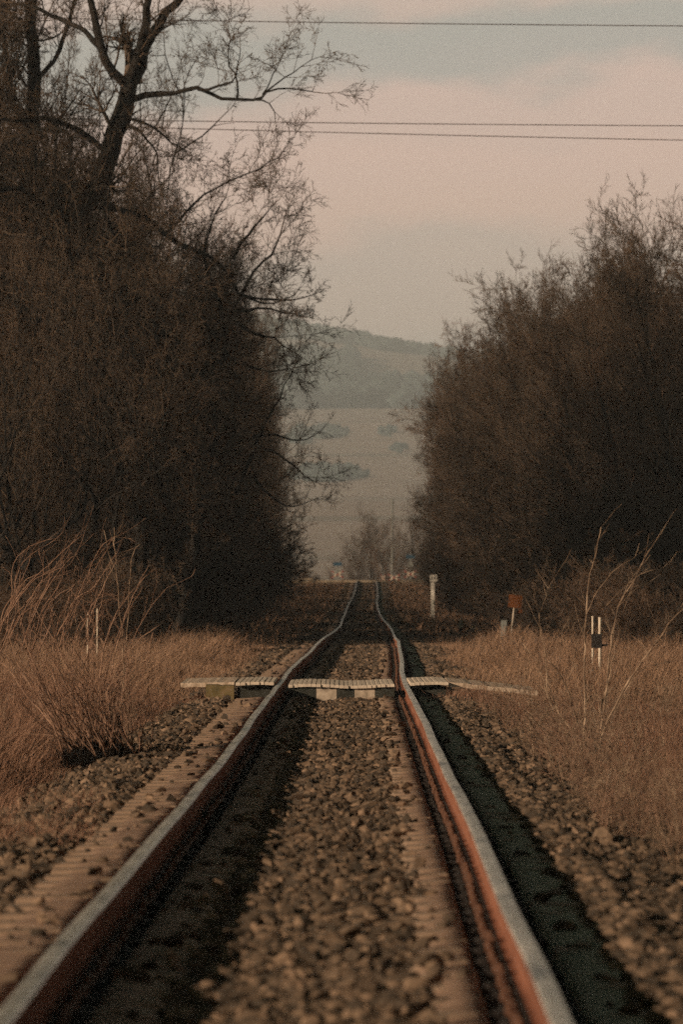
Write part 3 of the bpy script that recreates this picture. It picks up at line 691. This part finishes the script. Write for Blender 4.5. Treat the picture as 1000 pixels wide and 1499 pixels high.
# ------------------------------------------------------------------ near thickets of stems
def stem_bush(name, label, d, stems, seed, mats=('redstem',), tw=.5, parts='stem', r=(.009,.003)):
    rn = random.Random(seed); t = thing(name, label, 'shrub', (0,0,0)); k = 0
    P = {0: (.10, .35, .3, .7, .5, .10, .03), 1: (.08, 0, .4, .9, .5, .12, .02), 'rmin': .0018}
    S = Strands(); b = MB()
    for pts, dy, r0, r1 in stems:
        n = len(pts); q = [Vector(pt(x, y, d+dy*(.3+.7*i/(n-1)))) for i, (x, y) in enumerate(pts)]
        rad = [.85*(r0+(r1-r0)*i/(n-1)) for i in range(n)]
        fine = []; fr = []
        for i in range(n-1):
            kk = max(2, int((q[i+1]-q[i]).length/.07))
            for j in range(kk):
                s = j/kk; a = q[max(i-1,0)]; b_ = q[i]; c = q[i+1]; e = q[min(i+2,n-1)]
                v = .5*((2*b_) + (c-a)*s + (2*a-5*b_+4*c-e)*s*s + (3*b_-a-3*c+e)*s**3)
                fine.append(v + Vector((rn.gauss(0,1), rn.gauss(0,1), rn.gauss(0,1)))*.004); fr.append(rad[i]+(rad[i+1]-rad[i])*s)
        fine.append(q[-1]); fr.append(r1)
        b.tube(fine, fr, 5)
        for i in range(3, len(fine)):
            if rn.random() < tw:
                dr = norm(tuple(fine[i]-fine[i-1])); grow(S, tuple(fine[i]), deflect(dr, rn.uniform(.3, .8), rn), rn.uniform(.08, .35), fr[i]*.5, 0, rn, P)
    b.build('stem', M[mats[0]], t, True)
    if S.a: S.build('crown', M[mats[0]], t)
    return t
Q = lambda L: [(600+x/2.5, 780+y/2.5) for x, y in L]
stem_bush('leggy_shrub', 'leggy leafless shrub of long pale crooked stems in front of the white topped posts', 43.5, [
    (Q([(632,850),(640,700),(640,560),(645,290),(655,180),(690,40),(700,-20)]), .2, .010, .004),
    (Q([(645,300),(690,210),(740,150),(800,105)]), .1, .005, .002),
    (Q([(688,850),(715,600),(735,420),(765,270),(820,170),(860,95),(888,50)]), -.3, .010, .004),
    (Q([(680,830),(690,700),(740,480),(760,380),(800,230),(832,155)]), .4, .009, .003),
    (Q([(720,265),(770,215),(840,155),(925,130)]), .2, .005, .002),
    (Q([(695,860),(700,750),(770,600),(850,470),(910,390),(950,330),(1010,270)]), -.5, .010, .005),
    (Q([(632,840),(628,790),(610,680),(575,570),(545,510),(508,468)]), -.3, .011, .005),
    (Q([(610,840),(590,805),(530,750),(470,700),(430,660),(398,618)]), -.5, .010, .003),
    (Q([(530,650),(505,610),(490,540),(460,470),(415,405)]), .5, .008, .003),
    (Q([(505,620),(500,480),(480,350),(475,300),(500,230),(517,185)]), .6, .006, .002),
    (Q([(560,600),(590,500),(620,390),(645,320)]), .5, .005, .002),
    (Q([(545,850),(500,790),(440,690),(425,660)]), -.4, .007, .003),
    (Q([(620,700),(650,610),(700,700),(690,780)]), -.2, .005, .003),
    (Q([(820,800),(828,700),(832,640)]), .3, .005, .003),
    (Q([(640,860),(590,720),(540,650),(520,600)]), .3, .007, .003),
    (Q([(650,870),(655,780),(650,700),(660,650)]), -.3, .008, .003),
    (Q([(550,480),(555,400),(570,330),(610,300)]), .5, .004, .002),
    (Q([(735,700),(800,560),(870,490),(960,470)]), .3, .005, .002),
    (Q([(930,780),(915,600),(905,480)]), .5, .004, .002),
    (Q([(880,870),(840,850),(850,820)]), -.3, .004, .003),
    ], 4, ('stem',), .5)
rn = random.Random(77); stems = []
for k in range(105):
    bx = 150 + rn.gauss(0, 30); by = 1100 + rn.gauss(0, 8); f_ = rn.random()
    tx = bx + rn.uniform(-150, 75)*(.5+.5*f_); ty = by - rn.uniform(90, 290)*(.55+.45*rn.random()); arch = rn.uniform(-12, 35)
    mx_, my_ = (bx+tx)/2 - arch*.8, (by+ty)/2 - 10
    stems.append(([(bx,by),((bx+mx_)/2-arch*.3,(by+my_)/2-6),(mx_,my_),((mx_+tx)/2+2,(my_+ty)/2-6),(tx+arch*.7,ty)], rn.uniform(-.8,.8), rn.uniform(.005,.0095), .0022))
stem_bush('stem_thicket', 'dense leafless thicket of thin red brown stems growing from a dark clump', 46, stems, 6, ('redstem',), .35)
t = thing('weed_clump', 'dark low tangled clump of dead weed at the foot of the red brown thicket', 'weed', (PX(152,46), 46, float(gz(PX(152,46),46))))
S = Strands(); rn = random.Random(3)
for k in range(1500):
    a = rn.uniform(0, 6.28); r_ = rn.random()**.6*.34; p = (math.cos(a)*r_, math.sin(a)*r_*.9, -.02); q = (p[0]+rn.gauss(0,.05), p[1]+rn.gauss(0,.05), rn.uniform(.06, .24)*(1.2-r_*1.6)); S.add(p, q, .004, .002)
S.build('stem', M['bark'], t)
Z = lambda L: [(x/2.5, 780+y/2.5) for x, y in L]
stems = [(Z([(450,640),(452,450),(440,300),(425,150),(418,-20)]), .2, .008, .003), (Z([(455,620),(470,300),(480,100),(515,40)]), -.2, .006, .002), (Z([(425,150),(395,60),(380,-10)]), 0, .004, .002)]
stem_bush('sapling', 'two straight thin sapling stems rising above the red brown thicket', 47, stems, 8, ('stem',), .12)
stems = []
for L_ in ([(0,420),(5,370),(40,240),(80,110),(140,35),(215,5)], [(0,330),(20,290),(110,170),(210,110),(290,0)], [(60,420),(110,260),(180,150),(240,80)], [(180,430),(230,300),(300,180),(380,60),(415,10)], [(210,430),(270,250),(330,190),(400,80)],
           [(90,420),(130,300),(200,180),(215,120)], [(250,430),(290,330),(360,250),(420,235)], [(130,440),(160,330),(190,260),(230,190)], [(-20,440),(30,300),(60,200),(75,150)], [(300,430),(350,260),(400,110)], [(20,420),(60,300),(120,240),(160,160),(150,80)]):
    for q_ in range(3):
        stems.append((Z([(x+rn.gauss(0,12)+q_*9, y+rn.gauss(0,10)) for x, y in L_]), rn.uniform(-1,1), rn.uniform(.005,.009), .002))
stem_bush('stem_thicket', 'leaning fan of arching reddish stems at the picture edge behind the dark clump', 54, stems, 12, ('redstem',), .4)

# ------------------------------------------------------------------ posts and signs
def text_mesh(body, size, parent, name, mat, loc, ext=.002):
    cu = D.curves.new(name, 'FONT'); cu.body = body; cu.size = size; cu.align_x = 'CENTER'; cu.align_y = 'CENTER'; cu.extrude = ext
    tmp = D.objects.new(name+'_tmp', cu); COL.objects.link(tmp); bpy.context.view_layer.update()
    me = D.meshes.new_from_object(tmp.evaluated_get(bpy.context.evaluated_depsgraph_get())); D.objects.remove(tmp)
    me.materials.clear(); me.materials.append(mat)
    o = D.objects.new(name, me); COL.objects.link(o); o.parent = parent; o.location = loc; o.rotation_euler = (R(90), 0, 0); return o
def ground_thing(name, label, cat, px, d, group=None, rot=(0,0,0)):
    X = PX(px, d); return thing(name, label, cat, (X, d, float(gz(X, d))), group, rot)
# distance post
t = ground_thing('distance_post', 'tall white concrete post with a square numbered plate before the dark tree row', 'post', 633.5, 232)
MB().box((0,0,.85), (.15,.13,1.75), bev=.01).build('post', M['sunwhite'], t)
MB().box((.03,-.08,1.90), (.28,.03,.27), bev=.005).build('plate', M['sunwhite'], t)
MB().tube([(0,-.03,1.7),(0,-.03,1.98)], .03, 6).build('bracket', M['white'], t)
text_mesh('14', .22, t, 'number', M['dark'], (.03,-.0975,1.90))
t = ground_thing('number_marker', 'low dark post with a cream plate, the one nearer the tall white post', 'marker post', 675, 169)
zz = PZ(913,169)-t.location.z; MB().box((-.01,0,zz*.5-.08), (.09,.05,zz+.1)).build('post', M['dark'], t)
MB().box((0,-.035,zz), (.125,.015,.24), bev=.003).build('plate', M['plate'], t); text_mesh('9', .22, t, 'number', M['dark'], (0,-.044,zz))
t = ground_thing('number_marker', 'low cream plate in the grass between its twin and the grey post', 'marker post', 692.5, 160)
zz = PZ(924,160)-t.location.z; MB().box((0,0,zz*.5-.08), (.06,.04,zz+.1)).build('post', M['greypost'], t)
MB().box((0,-.03,zz), (.125,.015,.27), bev=.003).build('plate', M['plate'], t); text_mesh('8', .23, t, 'number', M['dark'], (0,-.039,zz))
t = ground_thing('stub_post', 'leaning grey blue stub post beside the orange sign', 'post', 735, 119, None, (0, R(3.5), 0))
MB().box((0,0,.32), (.115,.09,.80), bev=.008).build('post', M['greypost'], t); MB().box((0,0,.725), (.122,.097,.012)).build('cap', M['greypost'], t)
t = ground_thing('orange_sign', 'faded orange square sign on a thin leaning pole', 'sign', 745.5, 121, None, (0, R(5.5), 0))
MB().tube([(0,0,-.1),(.01,0,1.0)], .017, 6).build('pole', M['deck'], t)
pl = MB().box((0.02,-.03,1.13), (.29,.02,.27), bev=.005).build('plate', M['orange'], t)
MB().box((.15,-.045,.93), (.08,.015,.08)).build('tab', M['orange'], t)
for i, (px, h, lab) in enumerate(((752, .30, 'thin white stub at the foot of the orange sign'), (756, .22, 'shorter white stub farther from the orange sign'))):
    t = ground_thing('white_stub', lab, 'stub', px, 120+i*.6, 'white stubs near the orange sign', (0, R(6), 0))
    MB().box((0,0,h/2), (.035,.035,h)).build('stake', M['white'], t); MB().box((0,-.02,h*.85), (.045,.01,.05)).build('cap', M['greypost'], t)
t = ground_thing('white_post', 'slim white post holding one side of a dark box behind the crooked stems', 'post', 868, 82)
MB().tube([(0,0,-.1),(0,0,1.0)], .017, 8).build('tube', M['white'], t); MB().tube([(0,0,1.0),(0,0,1.015)], .020, 8).build('cap', M['white'], t)
t = ground_thing('white_post', 'thicker white post at the other side of the dark box, seen down to the grass', 'post', 878.5, 81)
MB().tube([(0,0,-.1),(0,0,.98)], .023, 8).build('tube', M['white'], t); MB().tube([(0,0,.98),(0,0,.995)], .026, 8).build('cap', M['white'], t)
t = ground_thing('cable_box', 'small dark box fixed between two slim white posts', 'box', 873.5, 80.9)
MB().box((0,-.04,.66), (.15,.05,.20), bev=.01).build('case', M['dark'], t); MB().box((.11,-.03,.60), (.09,.03,.03)).build('bracket', M['dark'], t)
t = ground_thing('marker_block', 'squat grey block in the grass below the dark box', 'block', 865, 80)
MB().box((0,0,.10), (.14,.12,.38), bev=.02).build('block', M['greypost'], t)
for px, py, d, lab in ((128.5, 900, 92, 'thin white stake among the reddish stems, the lower one'), (142.5, 892, 94, 'thin white stake among the reddish stems, the higher one')):
    X = PX(px, d); g0 = float(gz(X, d)); h = PZ(py, d)-g0; t = thing('white_stake', lab, 'stake', (X, d, g0), 'white stakes behind the thicket')
    MB().tube([(0,0,-.1),(0,0,h)], .016, 6).build('rod', M['white'], t); MB().tube([(0,0,h),(0,0,h+.02)], .012, 6).build('tip', M['white'], t)
t = ground_thing('white_stake', 'lone short pale stake at the edge of the dark shade by the far track', 'stake', 452.5, 226)
MB().box((0,0,.22), (.06,.06,.52)).build('rod', M['white'], t)

# level crossing at the crest
zc2 = float(ZT(448))
o = new_obj('road', [(-60,446.5,zc2-.02),(0.9,446.5,zc2+.012),(3.2,446.5,zc2+.012),(60,446.5,zc2-.02),(60,452.5,zc2-.02),(3.2,452.5,zc2+.014),(.9,452.5,zc2+.014),(-60,452.5,zc2-.02),
     (-60,446.5,zc2-1.2),(.9,446.5,zc2-1.2),(3.2,446.5,zc2-1.2),(60,446.5,zc2-1.2)], [(0,1,6,7),(1,2,5,6),(2,3,4,5),(8,9,1,0),(9,10,2,1),(10,11,3,2)], [M['road']]); tag(o, kind='structure')
def crossing_sign(px, d, lab, H, blue, grp):
    X = PX(px, d); g0 = zc2 - .1; t = thing('crossing_sign', lab, 'sign', (X, d, g0), grp)
    top = PZ(H, d)-g0
    MB().tube([(0,0,-1),(0,0,top-.1)], .04, 8).build('post', M['greypost'], t)
    if blue: MB().box((0,-.05,top-.2), (.72,.03,.30), bev=.01).build('blue_plate', M['blue'], t)
    if blue:
        b = MB(); b.tube([(0,-.04,top-.85),(0,-.07,top-.85)], .24, 16); b.build('round_plate', M['greypost'], t)
    b = MB(); zz = .62 if blue else .35
    for s in (-1, 1):
        for k in range(5):
            f0, f1 = -.5+k*.2, -.3+k*.2; c = (f0+f1)/2
            V = []; b0 = len(b.v); yy = -.06 - .012*(s > 0)
            for f_ in (f0, f1):
                for w_ in (-.07, .07):
                    V.append((f_*1.0, yy, zz + s*f_*.55 + w_))
            b.v += V + [(v[0], v[1]+.01, v[2]) for v in V]
            b.f += [tuple(b0+i for i in f) for f in ((0,2,3,1),(4,5,7,6),(0,1,5,4),(2,6,7,3),(0,4,6,2),(1,3,7,5))]; b.m += [(k+1) % 2]*6
    b.build('crossbuck', [M['white'], M['red']], t); return t
GC = 'signs at the road crossing on the crest'
crossing_sign(494, 470, 'hazy crossing sign with a blue plate, left of the track end on the crest', 822, True, GC)
crossing_sign(601, 458, 'crossing sign with a blue plate and red bars close beside the dark tree row', 811, True, GC)
crossing_sign(577, 466, 'low red and white crossbuck without a blue plate on the crest', 838, False, GC)
crossing_sign(561, 480, 'faint thin red and white post nearest the track end on the crest', 832, False, GC).scale = (.45, 1, 1)
t = thing('mast', 'slender hazy mast standing beyond the crest among pale trees', 'mast', (PX(574.5, 620), 620, -6))
MB().tube([(0,0,0),(0,0,PZ(729,620)+6)], [.17,.10], 8).build('pole', M['greypost'], t); b = MB().box((0,0,PZ(738,620)+6), (.5,.1,.1)); b.build('arm', M['greypost'], t)
# barrier rail on the crest
t = thing('guard_rail', 'thin yellowish guard rail along the road on the crest', 'rail', (0,0,0))
b = MB().box((PX(436,446.3), 446.3, zc2+.10), (2.3,.05,.09)); b.build('beam', M['road'], t)
b = MB()
for px in (415, 436, 457): b.box((PX(px,446.36), 446.38, zc2-.1), (.07,.07,.5))
b.build('post', M['road'], t)

# trees beyond the crest
GB = 'pale trees beyond the crest'
for k, (px, d, top) in enumerate(((548,610,755),(532,640,790),(566,600,775),(585,640,770),(516,700,800),(602,600,760),(497,690,815),(560,690,780))):
    X = PX(px, d); g0 = float(gz(X, d)); H = PZ(top, d)-g0
    place(protos, k, X, d, H*1.15, 'hazy pale leafless tree beyond the crest near the mast', GB, .7)
for k, (px, d, top) in enumerate(((425,475,822),(445,480,828),(408,470,815),(462,490,838),(390,475,805),(438,495,820),(620,470,815),(640,475,800))):
    X = PX(px, d); g0 = float(gz(X, d)); H = PZ(top, d)-g0
    place(shr, k, X, d, H, 'rounded dark shrub just beyond the crest', 'shrubs beyond the crest', .9)

# ------------------------------------------------------------------ far woods
def wood(pxs, name_label, n, seed, hgt=(7,11)):
    r2 = np.random.default_rng(seed); X, Y = [], []
    while len(X) < n:
        px = r2.uniform(300, 760); y = r2.uniform(1400, 5050); z = float(gz(PX(px, y), y)); py = HOR-(z-CAMZ)*F/y
        if pxs(px, py, r2, y): X.append(PX(px, y)); Y.append(y)
    X = np.array(X); Y = np.array(Y); s = r2.uniform(hgt[0]/2, hgt[1]/2, n)
    global rng
    pos = np.stack([X, Y, gz(X, Y)+s*.7], -1)
    return scatter('wood', pos, s, 2 if n < 900 else 1, M['wood'], 16, name_label, flat=(1.0, 1.5))
nz = lambda px, py: float(wob(px*.03, py*.05, 1.0))
wood(lambda x, y, r, Y: 4660+60*nz(x,y) < Y < 5050, 'far wood along the hill crest', 900, 1)
wood(lambda x, y, r, Y: 516+ (x-430)*.06 < y < 597 and ((x < 520 and y > 522+6*nz(x,y)) or y > 578-14*nz(x*2,y) or (y > 560 and r.random() < .35)), 'broad blue wood across the middle of the hill', 2600, 2)
wood(lambda x, y, r, Y: 586 < y < 598, 'dark row of taller trees along the lower edge of the hill wood', 420, 12, (11,15))
wood(lambda x, y, r, Y: (((x-478)/32)**2+((y-634)/9)**2 < 1) or (((x-567)/12)**2+((y-634)/7)**2 < 1) or (((x-583)/9)**2+((y-659)/6)**2 < 1) or (((x-440)/18)**2+((y-640)/12)**2<1), 'small woods and copses on the pale slope', 200, 3, (2.2,3.6))
wood(lambda x, y, r, Y: (((x-480)/75)**2+((y-694)/11)**2 < 1+.4*nz(x,y)), 'low belt of trees on the lower slope', 210, 4, (1.8,3.2))
#wood(lambda x, y, r, Y: 770 < y < 800+10*nz(x,y) and r.random()<.4, 'hedges on the valley side', 200, 5, (3,5))

# ------------------------------------------------------------------ overhead lines
for k, (y0, y1, d, lab) in enumerate(((31, 39, 150, 'highest thin overhead wire crossing the sky'), (178, 185, 158, 'middle overhead wire, the upper of the close pair'), (189, 206, 160, 'lowest overhead wire of the close pair'))):
    pts = []
    for i in range(41):
        px = -3500 + i*220; s = (px-270)/730.0; t_ = (px-1300)/4000
        pts.append(pt(px, y0+(y1-y0)*min(s, 1.4)*.0 + (y1-y0)*(1-(1-min(s,1))**2)*(1 if s > -.2 else 0) if 0 else y0+(y1-y0)*s - 40*((s-.0)*(s-1))*0 - 3*(s*(s-1)), d))
    b = MB().tube(pts, .013, 5); o = b.build('overhead_wire', M['wire'], None, True); tag(o, lab, 'wire', 'overhead wires')

# ------------------------------------------------------------------ haze
b = MB().box((0, 4500, 145), (11000, 9300, 350)); hz = b.build('haze', [])
hm = D.materials.new('haze'); hm.use_nodes = True; ht = hm.node_tree; ht.nodes.clear()
ho = N(ht, 'ShaderNodeOutputMaterial'); pv = N(ht, 'ShaderNodeVolumePrincipled'); pv.inputs['Color'].default_value = (.68,.80,.88,1); pv.inputs['Density'].default_value = .00022; pv.inputs['Anisotropy'].default_value = 0.0
ht.links.new(pv.outputs[0], ho.inputs['Volume']); hz.data.materials.append(hm); tag(hz, 'thin pale evening haze', kind='stuff')
